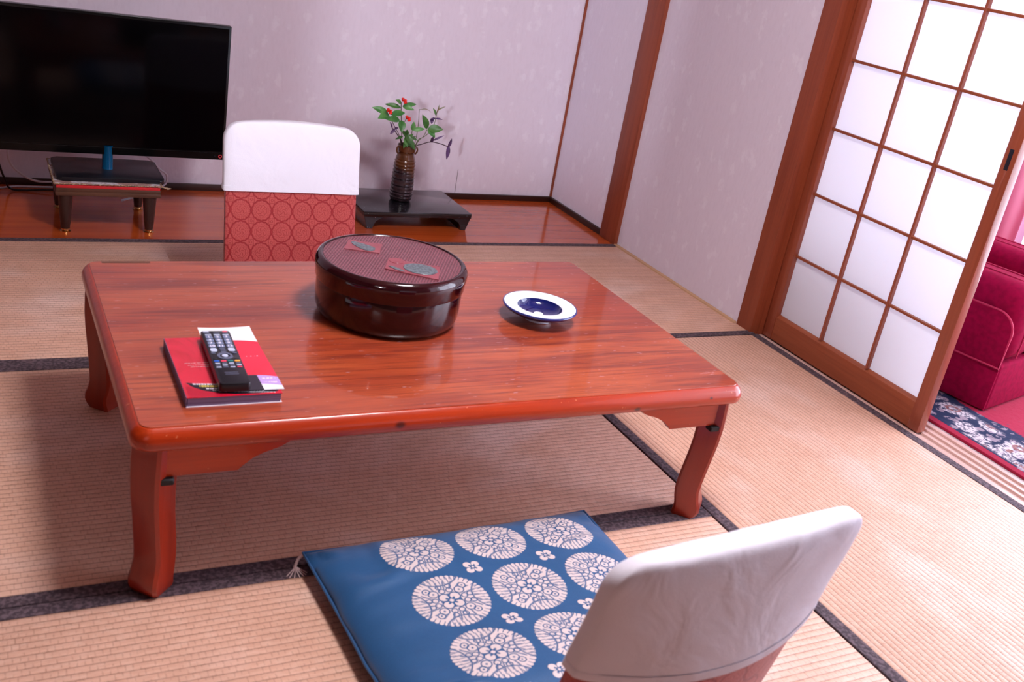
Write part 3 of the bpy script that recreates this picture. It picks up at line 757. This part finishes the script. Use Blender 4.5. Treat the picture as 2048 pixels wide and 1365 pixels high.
for k, (yy, h, mt_) in enumerate(((-.0705, .0045, 'white_print'), (-.0785, .0058, 'print_yellow'), (-.0860, .0030, 'white_print'), (-.0915, .0018, 'white_print'), (-.0965, .0018, 'white_print'))): dashes(-.060+.009*k, -.005+.018*k, yy-.001*k, -.13, mt_, h, fc, .0178, k)
for k, yy in enumerate((.010, .002, -.0045)): dashes(-.060+.004*k, -.002, yy, 0, 'white_print', .0007, fc, .0176, 20+k)
lf = thing('leaflet', 'slim red leaflet with white top edge and lilac block, under the remote', 'leaflet', (-1.0155, -.598, BZ+.0180), -.004)
def leaf_sheet():
    nx, ny = 8, 24; v = []; f = []
    for s in (0, 1):
        for j in range(ny+1):
            for i in range(nx+1):
                u = i/nx*2-1; w = j/ny*2-1
                z = .0004+.0012*s+max(0, w-.78)*.012*(.35+.65*u*u)+.0006*(1-u*u)*(w < 0)
                v.append((.0475*u, .127*w, z))
    M = (nx+1)*(ny+1)
    for j in range(ny):
        for i in range(nx):
            a = j*(nx+1)+i; f.append((a, a+nx+1, a+nx+2, a+1)); f.append((M+a, M+a+1, M+a+nx+2, M+a+nx+1))
    for j in range(ny):
        a = j*(nx+1); f.append((a, M+a, M+a+nx+1, a+nx+1)); a += nx; f.append((a, a+nx+1, M+a+nx+1, M+a))
    for i in range(nx): f.append((i, i+1, M+i+1, M+i)); a = ny*(nx+1)+i; f.append((a, M+a, M+a+1, a+1))
    return mesh('sheet', v, f)
m = Mt('leaflet_print', rough=.3, coat=.2); x, y, z = m.xyz(); n = m.noise(22, 3, (1, .6, 1), .5, 1.2)
yy = y+(x*x)*4
c = m.mix(n.step(.45, .7)*.5, lin(226, 34, 66), lin(190, 14, 44))
c = m.mix(yy.gt(.072), c, lin(240, 238, 244))
c = m.mix(yy.lt(-.072)*x.gt(.014), c, lin(186, 150, 214)); c = m.mix(yy.lt(-.105)*x.gt(.014), c, lin(238, 236, 244))
ln = ((y*420).sin().gt(.55))*(m.noise(1, 2, (400, 40, 1)).gt(.46))*yy.lt(-.078)*yy.gt(-.098)*x.gt(.020)*x.lt(.042)
c = m.mix(ln*.8, c, lin(236, 226, 246))
c = m.mix(yy.lt(-.072)*x.lt(.014), c, lin(28, 26, 40))
c = m.mix((y-.003).abs().lt(.0012)*(m.noise(1, 1, (260, 1, 1)).gt(.55))*x.gt(.010)*x.lt(.036), c, lin(236, 226, 240))
m.color(c); MAT['leaflet_print'] = m.mat
link('sheet', leaf_sheet(), 'leaflet_print', lf)
rm = thing('remote_control', 'black television remote with pale number keys lying on the leaflet', 'remote', (-1.0465, -.624, BZ+.0206), -.045)
prism('body', rrect(.0255, .1055, .006, 4), 'xy', 0, .0165, 'remote_body', rm, bev=.0025)
RT = .0165
def key(x, y, w, h, mat, t='', dig='white_print'):
    k = prism('key', rrect(w/2, h/2, min(w, h)*.3, 2), 'xy', 0, .0012, mat, rm, bev=.0003, seg=1, loc=(x, y, RT-.0002))
    if t: link('numeral', text_me(t, .0098), dig, k, (0, 0, .00125))
key(-.017, .0985, .010, .0035, 'key_grey'); key(.016, .0985, .0085, .0045, 'key_red')
for k in range(3): key(-.015+.015*k, .0915, .011, .0028, 'key_dim'); key(-.015+.015*k, .0845, .011, .0034, 'key_grey')
for k in range(12): key(-.015+.015*(k % 3), .0750-.0125*(k//3), .0125, .0100, 'key_number', str(k+1))
for s in (-1, 1):
    key(s*.0150, .0225, .0115, .0135, 'key_grey')
for k in range(3): key(0, .0275-.0062*k, .0095, .0028, 'key_dim')
for s in (-1, 1): key(s*.018, .0095, .0075, .0035, 'key_dim'); key(s*.018, -.0140, .0075, .0030, 'key_dark')
lathe('ring_key', [(.0085, 0), (.0088, .0012), (.0130, .0012), (.0133, 0)], 'key_dim', rm, 32, (0, -.002, RT-.0002), cap=(False, False))
lathe('centre_key', [(.0052, 0), (.0050, .0014), (.003, .0017)], 'key_grey', rm, 24, (0, -.002, RT-.0002))
for k, c in enumerate(('key_blue', 'key_red', 'key_green', 'key_yellow')): key(-.0172+.0115*k, -.0225, .0092, .0050, c)
for r in range(3):
    for k in range(4): key(-.0172+.0115*k, -.0315-.0072*r, .0085, .0030, 'key_red' if (r == 2 and k == 3) else ('key_grey' if (r+k) % 2 == 0 else 'key_dim'))
for k in range(2): pr('printed_mark', [(-.011, -.066-.0065*k), (.011, -.066-.0065*k), (.011, -.0645-.0065*k), (-.011, -.0645-.0065*k)], 'key_dim', rm, RT)

# ------------------------------------------------------------------ television, its stool, doily and cords
sd = thing('tv_stool', 'small walnut stool with tapered dark legs and brass feet under the television', 'stool', (-1.0315, 1.188, 0))
box('stool_top', (-.1535, -.143, .122), (.1535, .143, .1345), 'dark_walnut', sd, bev=.001)
box('top_molding', (-.1525, -.142, .1345), (.1525, .142, .1460), 'dark_walnut', sd, bev=.001)
box('felt_pad', (-.1515, -.1410, .1460), (.1515, .1410, .1545), 'red_felt', sd, bev=.001)
lgm = lathe_me('leg', [(.0125, .010), (.015, .03), (.0195, .09), (.0215, .122)], 24); ftm = lathe_me('brass_foot', [(.016, .0), (.0165, .002), (.011, .004), (.0105, .006), (.0135, .008), (.0135, .011), (.011, .012)], 24)
for sx in (-1, 1):
    for sy in (-1, 1):
        l = link('leg', lgm, 'dark_leg', sd, (sx*.124, sy*.118, 0)); link('brass_foot', ftm, 'brass', l)
dy = thing('doily', 'patterned lace cloth with twisted fringe between the stool and the television base', 'doily', (-1.0315, 1.190, .1547))
def cloth():
    nx, ny = 30, 26; v = []; f = []
    for s in (0, 1):
        for j in range(ny+1):
            for i in range(nx+1):
                u = i/nx*2-1; w = j/ny*2-1; x = .156*u; y = .139*w
                over = max(abs(x)-.152, 0)+max(abs(y)-.140, 0)
                v.append((x+.0015*sin(w*22), y+.0015*sin(u*25), .0022*s+.0004-over*.35))
    M = (nx+1)*(ny+1)
    for j in range(ny):
        for i in range(nx):
            a = j*(nx+1)+i; f.append((a, a+nx+1, a+nx+2, a+1)); f.append((M+a, M+a+1, M+a+nx+2, M+a+nx+1))
    return mesh('cloth', v, f)
link('cloth', cloth(), 'lace', dy)
fr = []
for a, b, c, d in ((-1, -1, 1, -1), (1, -1, 1, 1), (1, 1, -1, 1), (-1, 1, -1, -1)):
    for i in range(60):
        t = i/60; fr.append((.1575*(a+(c-a)*t)+.0014*sin(i*2.1), .1400*(b+(d-b)*t)+.0014*cos(i*2.1), .0032+.0008*sin(i*1.7)))
tube('fringe', fr, [.0019+.0006*sin(i*2.6) for i in range(len(fr))], 'fringe_thread', dy, 6, True)
for k in range(5): tube('fringe_end', smooth_path([(.155, -.138, .002), (.164, -.144+.002*k, .001), (.174+.003*k, -.150+.003*k, -.002)], 4), .0013, 'fringe_thread', dy, 5)
tv = thing('television', 'large black flat television standing on the small stool in the alcove', 'television', (-1.020, 1.200, .1572))
prism('base_plate', rrect(.160, .118, .018, 6), 'xy', .0005, .0125, 'tv_base', tv, bev=.004, seg=3)
lathe('neck', [(.017, .0125), (.0165, .02), (.0165, .085), (.02, .09)], 'neck_acrylic', tv, 32, (0, .0, 0))
box('rear_housing', (-.25, .018, .09), (.25, .058, .42), 'black_plastic', tv, bev=.012)
pz0, pz1 = .0605, .4985
fr_ = box('cabinet', (-.366, -.012, pz0), (.366, .020, pz1), 'tv_bezel', tv, bev=.003)
box('screen', (-.358, -.0127, pz0+.028), (.358, -.0118, pz1-.009), 'tv_screen', tv)
box('trim_line', (-.364, -.0136, pz0+.0235), (.364, -.0118, pz0+.0245), 'black_plastic', tv)
tube('power_light', [(.352+.0048*cos(a), -.0128, pz0+.012+.0048*sin(a)) for a in [2*pi*i/20 for i in range(20)]], .0010, 'led_red', tv, 6, True)
box('sensor_window', (.333, -.0128, pz0+.011), (.336, -.0118, pz0+.014), 'key_dark', tv)
def cord(name, pts, r, mat, label): tag(tube(name, smooth_path(pts, 8), r, mat, n=8), label, 'cord')
cord('looped_cord', [(-1.30, 1.34, .30), (-1.302, 1.38, .19), (-1.294, 1.40, .12), (-1.258, 1.40, .079), (-1.213, 1.40, .059), (-1.15, 1.40, .058), (-1.02, 1.42, .05), (-.90, 1.44, .03), (-.84, 1.46, .0035)], .0036, 'white_cord', 'white cord looping down behind the left of the television to the stool')
cord('power_cord', [(-1.345, 1.40, .19), (-1.324, 1.42, .10), (-1.311, 1.44, .055), (-1.295, 1.47, .012), (-1.255, 1.475, .0042), (-1.16, 1.47, .010), (-1.06, 1.48, .0036), (-.95, 1.50, .0036)], .0034, 'black_cord', 'black cord curving along the alcove floor left of the stool')
cord('aerial_cord', [(-1.50, 1.50, .0036), (-1.38, 1.49, .0036), (-1.323, 1.495, .0036), (-1.28, 1.515, .0036), (-1.20, 1.52, .0036), (-1.10, 1.52, .0036)], .0034, 'white_cord', 'white cord lying flat on the alcove floor left of the stool')
cord('side_cord', [(-.95, 1.37, .21), (-.87, 1.385, .165), (-.828, 1.395, .122), (-.802, 1.40, .100), (-.800, 1.40, .075), (-.815, 1.395, .058), (-.87, 1.39, .03), (-.95, 1.39, .0036)], .0036, 'white_cord', 'pale cord looped at the right rear of the television base')

# ------------------------------------------------------------------ display stand, vase and flowers
pd = thing('display_stand', 'low black speckled display stand on the alcove floor', 'stand', (.061, 1.288, 0))
box('stand_top', (-.2155, -.150, .047), (.2155, .150, .0655), 'black_granite', pd, bev=.0015)
for s in (-1, 1):
    prism('stand_leg', [(s*.2140, .047), (s*.1985, .0), (s*.178, .0), (s*.176, .014), (s*.168, .030), (s*.15, .040), (s*.13, .047)], 'xz', -.147, .147, 'black_granite', pd, bev=.001, seg=1)
box('cross_rail', (-.17, -.05, .02), (.17, -.03, .047), 'black_plastic', pd)
vs = thing('vase', 'dark brown glazed ridged vase on the black display stand', 'vase', (.044, 1.300, .0657))
prof = [(.034, 0), (.039, .003), (.0415, .010)]
base = [(.0415, .010), (.0445, .030), (.0438, .060), (.0425, .090), (.041, .120), (.0398, .145), (.0375, .162), (.0335, .173), (.0305, .180), (.0305, .186), (.0335, .190), (.0345, .200), (.0352, .2125)]
for i in range(len(base)-1):
    for k in range(6):
        t = k/6; r = base[i][0]+(base[i+1][0]-base[i][0])*t; z = base[i][1]+(base[i+1][1]-base[i][1])*t
        prof.append((r+(.0013*sin(z*2*pi/.0125) if z < .16 else 0), z))
prof += [(.0352, .2125), (.0345, .2145), (.0325, .2125), (.031, .195), (.027, .185), (.030, .165), (.034, .10), (.034, .02), (.001, .015)]
lathe('body', prof, 'vase_glaze', vs, 56)
for s in (-1, 1): tube('lug', smooth_path([(s*.033, -.004, .208), (s*.0405, -.006, .203), (s*.0405, -.006, .190), (s*.0335, -.004, .180)], 5), .0032, 'vase_glaze', vs, 8)
VY = 1.30
def blade(name, b, t, w, mat, parent, bend=.15, face=(0, -1, .45)):
    b = Vector(b); t = Vector(t); ax = t-b; L = ax.length; ax.normalize(); nrm = Vector(face); nrm = (nrm-ax*nrm.dot(ax)).normalized(); sd_ = ax.cross(nrm)
    nu = 10; v = []; f = []
    for s in (0, 1):
        for j in range(nu+1):
            q = j/nu; hw = w/2*(sin(pi*min(q**.8, 1))**.85 if 0 < q < 1 else .03)
            c = b+ax*(L*q)+nrm*(bend*L*sin(pi*q)*.6)
            for k in range(5):
                u = k/2-1; p = c+sd_*(hw*u)-nrm*(abs(u)*-hw*.28)+nrm*(-.0004+.0008*s); v.append(p)
    M = 5*(nu+1)
    for j in range(nu):
        for k in range(4):
            a = j*5+k; f.append((a, a+1, a+6, a+5)); f.append((M+a, M+a+5, M+a+6, M+a+1))
    for j in range(nu):
        a = j*5; f.append((a, a+5, M+a+5, M+a)); a += 4; f.append((a, M+a, M+a+5, a+5))
    return link(name, mesh(name, v, f, True, 70), mat, parent)
def stem(pts, r, mat, parent): return tube('stem', smooth_path(pts, 5), r, mat, parent, 6)
def sprig(name, label): return thing(name, label, 'flower sprig', (0, 0, 0), 0, 'sprigs arranged in the brown vase')
rnd = random.Random(4)
def P3(p, dy=None): return (p[0], VY+(rnd.uniform(-.02, .012) if dy is None else dy), p[1])
root = lambda dx=0: (.044+dx, VY+dx*.5, .19)
s1 = sprig('berry_sprig', 'tallest green sprig with three clusters of red berries, left in the brown vase')
stem([root(-.006), (.022, VY-.002, .287), (.0125, VY, .341), (.0021, VY, .4113), (-.001, VY, .436)], .0016, 'stem_brown', s1)
stem([root(-.01), (.010, VY-.008, .30), (-.018, VY-.012, .345), (-.040, VY-.014, .376), (-.054, VY-.015, .396)], .0014, 'stem_brown', s1)
stem([(.0125, VY, .341), (.018, VY-.008, .365), (.022, VY-.012, .380)], .0010, 'stem_brown', s1)
for b, t, w, mt_, dy0, dy1 in (((-.0016, .4322), (-.0278, .4459), .016, 'leaf_green', 0, -.01), ((.0005, .4165), (-.0571, .4211), .018, 'leaf_deep', 0, .02), ((.0053, .4221), (.0648, .4309), .018, 'leaf_green', 0, .012), ((.0074, .4205), (.046, .4154), .019, 'leaf_green', 0, -.02),
        ((-.0517, .3934), (-.111, .4102), .026, 'leaf_green', -.015, .0), ((-.0517, .3934), (-.099, .3796), .028, 'leaf_green', -.015, -.04), ((-.0432, .3923), (.0189, .3984), .024, 'leaf_green', -.015, .0), ((-.003, .372), (-.0712, .3789), .024, 'leaf_green', -.012, -.035), ((.0045, .3725), (.0003, .333), .030, 'leaf_green', -.01, -.035)):
    blade('leaf', (b[0], VY+dy0, b[1]), (t[0], VY+dy1, t[1]), w, mt_, s1, .12, (.0, -1, .6))
bm_ = lathe_me('berry', [(.0001, -.0050)]+[(.0050*cos(a), .0050*sin(a)) for a in [radians(-70+20*i) for i in range(8)]]+[(.0001, .0050)], 12)
for cx, cy, cz, n_ in ((.0044, -.014, .4440, 9), (-.0552, -.034, .4055, 10), (.023, -.026, .3827, 9)):
    for k in range(n_):
        a = k*2.4; rr_ = .0035+.0022*(k % 4)
        link('berry', bm_, 'berry_red', s1, (cx+rr_*cos(a)*1.25, VY+cy+rr_*sin(a)*.7, cz+.0065*sin(k*2.1)+.002))
s2 = sprig('leafy_sprig', 'short leafy green sprig low in the middle of the brown vase')
stem([root(.002), (.050, VY-.012, .285), (.051, VY-.012, .315), (.0515, VY-.012, .338)], .0013, 'stem_green', s2)
stem([root(0), (.028, VY-.015, .285), (.024, VY-.016, .318)], .0013, 'stem_green', s2)
for b, t, w, mt_, d0, d1 in (((.051, .338), (.054, .3714), .019, 'leaf_green', -.012, -.012), ((.0527, .3399), (.0978, .3482), .017, 'leaf_green', -.012, -.02), ((.0231, .3183), (.0603, .2714), .026, 'leaf_deep', -.016, -.042), ((.0161, .3142), (-.0187, .305), .010, 'leaf_deep', -.015, -.03), ((.0267, .3203), (.0276, .3419), .018, 'leaf_deep', -.016, -.02), ((.030, .325), (.045, .288), .026, 'leaf_deep', -.016, -.036), ((.022, .31), (.030, .280), .022, 'leaf_green', -.02, -.04), ((.05, .31), (.078, .303), .007, 'leaf_green', -.012, -.02), ((.026, .318), (.002, .338), .016, 'leaf_deep', -.016, -.03), ((.034, .305), (.050, .330), .015, 'leaf_green', -.016, -.03), ((.028, .300), (.012, .276), .015, 'leaf_deep', -.016, -.045), ((.040, .300), (.066, .318), .012, 'leaf_deep', -.012, -.02)):
    blade('leaf', (b[0], VY+d0, b[1]), (t[0], VY+d1, t[1]), w, mt_, s2, .1)
s3 = sprig('bent_grass_stem', 'single tall stem bent over at its tip in the brown vase')
stem([root(.010), (.0775, VY+.008, .2907), (.0814, VY+.008, .3543), (.0776, VY+.008, .4078), (.0815, VY+.008, .4135)], .0012, 'stem_green', s3)
blade('leaf', (.080, VY+.008, .4125), (.1262, VY+.008, .4059), .005, 'leaf_tip', s3, .28, (0, -.3, 1))
s4 = sprig('broad_leaf_sprig', 'green sprig with three broad leaves at the right of the brown vase')
stem([root(.012), (.0803, VY-.004, .2944), (.1008, VY-.006, .3139), (.112, VY-.008, .3436)], .0013, 'stem_green', s4)
for b, t, w, mt_, d0, d1 in (((.1115, .3472), (.0846, .3994), .027, 'leaf_deep', -.008, -.01), ((.1153, .3475), (.1675, .3526), .032, 'leaf_deep', -.008, -.03), ((.1153, .3475), (.139, .3198), .024, 'leaf_green', -.008, -.03)):
    blade('leaf', (b[0], VY+d0, b[1]), (t[0], VY+d1, t[1]), w, mt_, s4, .1)
s5 = sprig('young_shoot', 'upright young shoot with narrow leaves at the upper right of the vase')
stem([root(.014), (.0849, VY+.004, .2892), (.1196, VY+.008, .3186), (.138, VY+.01, .340), (.1475, VY+.01, .3677), (.1484, VY+.01, .3876), (.1512, VY+.01, .4076)], .0013, 'stem_green', s5)
for b, t, w, mt_ in (((.150, .405), (.1483, .4397), .006, 'leaf_tip'), ((.147, .3965), (.1231, .4263), .011, 'leaf_green'), ((.1518, .4167), (.1784, .4347), .005, 'leaf_tip'), ((.147, .3839), (.1214, .3858), .008, 'leaf_purple'), ((.147, .3839), (.1682, .3862), .007, 'leaf_purple'), ((.1332, .3848), (.1303, .3647), .015, 'leaf_purple')):
    blade('leaf', (b[0], VY+.01, b[1]), (t[0], VY+rnd.uniform(-.015, .02), t[1]), w, mt_, s5, .1)
s6 = sprig('purple_sprig', 'purple leafed sprig leaning left out of the brown vase')
stem([root(-.012), (.0173, VY-.004, .2908), (-.0033, VY-.01, .3167), (-.0208, VY-.014, .3353), (-.030, VY-.014, .343)], .0018, 'stem_dark', s6)
for b, t, w in (((-.0178, .3408), (-.0376, .3199), .012), ((-.0196, .3407), (-.0072, .3468), .009), ((-.0292, .3419), (-.0435, .3658), .007)): blade('leaf', (b[0], VY-.014, b[1]), (t[0], VY-.02, t[1]), w, 'leaf_purple', s6, .1)
s7 = sprig('purple_sprig', 'purple sprig reaching far right with a hanging purple leaf, in the brown vase')
stem([root(.012), (.0737, VY-.008, .2721), (.0948, VY-.014, .288), (.13, VY-.02, .301), (.170, VY-.022, .296), (.2034, VY-.024, .2867)], .0017, 'stem_dark', s7)
stem([(.128, VY-.02, .300), (.131, VY-.02, .315), (.139, VY-.02, .317)], .0022, 'stem_dark', s7)
for b, t, w in (((.2028, .2930), (.2009, .2381), .017), ((.2024, .2840), (.2111, .3204), .012), ((.1336, .306), (.1787, .3304), .008), ((.1319, .3011), (.1326, .3231), .011)): blade('leaf', (b[0], VY-.022, b[1]), (t[0], VY-.026, t[1]), w, 'leaf_purple', s7, .08)

# ------------------------------------------------------------------ veranda: rug, armchair, curtain
rg = tag(box('rug', (0, -1.9, 0), (.96, 1.35, .009), 'rug_pile', None, bev=.002, loc=(1.012, -.55, -.002)), 'crimson rug with navy floral border on the veranda floor', 'rug')
ac = thing('armchair', 'crimson velvet low armchair on the veranda rug', 'armchair', (1.242, -.506, .008), radians(13))
W0, D0 = .62, .86
box('seat_base', (.012, .004, .0), (W0-.012, D0, .155), 'crimson_velvet', ac, bev=.012, seg=3)
for k, x0 in enumerate((.012, W0-.192)):
    ar = box('arm', (x0, .0, .150), (x0+.18, D0, .395), 'crimson_velvet', ac, bev=.055, seg=6)
    for xx in (x0+.070, x0+.125): tube('seam', smooth_path([(xx, -.0005, .17), (xx, -.001, .32), (xx, .016, .377), (xx, .055, .3955), (xx, .3, .3960), (xx, D0-.06, .3955)], 6), .0025, 'crimson_piping', ar, 6)
def side_prof(o):
    pts = [(.006-o, .145-o)]
    for i in range(9):
        a = radians(180-90*i/8); pts.append((.066+(.060+o)*cos(a), .250+(.060+o)*sin(a)))
    return pts+[(D0-.01+o, .310+o), (D0-.01+o, .145-o)]
for x0, x1 in ((.0, .016), (W0-.016, W0)):
    sp = prism('side_panel', side_prof(0), 'yz', x0, x1, 'crimson_velvet', ac, bev=.004)
    tube('piping', [(x0 if x0 == 0 else x1, a, b) for a, b in side_prof(.001)], .0035, 'crimson_piping', sp, 6, True)
    prism('skirt_panel', [(.006, .004), (D0-.01, .004), (D0-.01, .143), (.006, .143)], 'yz', x0+.006 if x0 == 0 else x0, x1 if x0 == 0 else x1-.006, 'crimson_velvet', ac, bev=.004)
box('seat_cushion', (.195, -.012, .150), (W0-.195, D0-.1, .285), 'crimson_velvet', ac, bev=.04, seg=5)
box('back', (.02, D0-.16, .15), (W0-.02, D0+.02, .68), 'crimson_velvet', ac, bev=.06, seg=6)
def curtain(name, y0, y1, x, n, amp, mat, label):
    pts = []; N = 140; v = []; f = []
    for z in (.05, .6, 1.2, 1.98):
        for i in range(N+1):
            t = i/N; ph = t*n*2*pi; v.append((x+amp*sin(ph+.4*sin(z*2))*(.8+.2*sin(ph*.37)), y0+(y1-y0)*t+amp*.4*cos(ph*1.0), z))
    for j in range(3):
        for i in range(N): a = j*(N+1)+i; f.append((a, a+1, a+N+2, a+N+1))
    me = mesh(name, v, f); o = link(name, me, mat); md = o.modifiers.new('thickness', 'SOLIDIFY'); md.thickness = .0012
    return tag(o, label, 'curtain')
curtain('curtain', .06, .95, 1.93, 9, .026, 'sheer_curtain', 'pink sheer curtain gathered in folds at the veranda window')
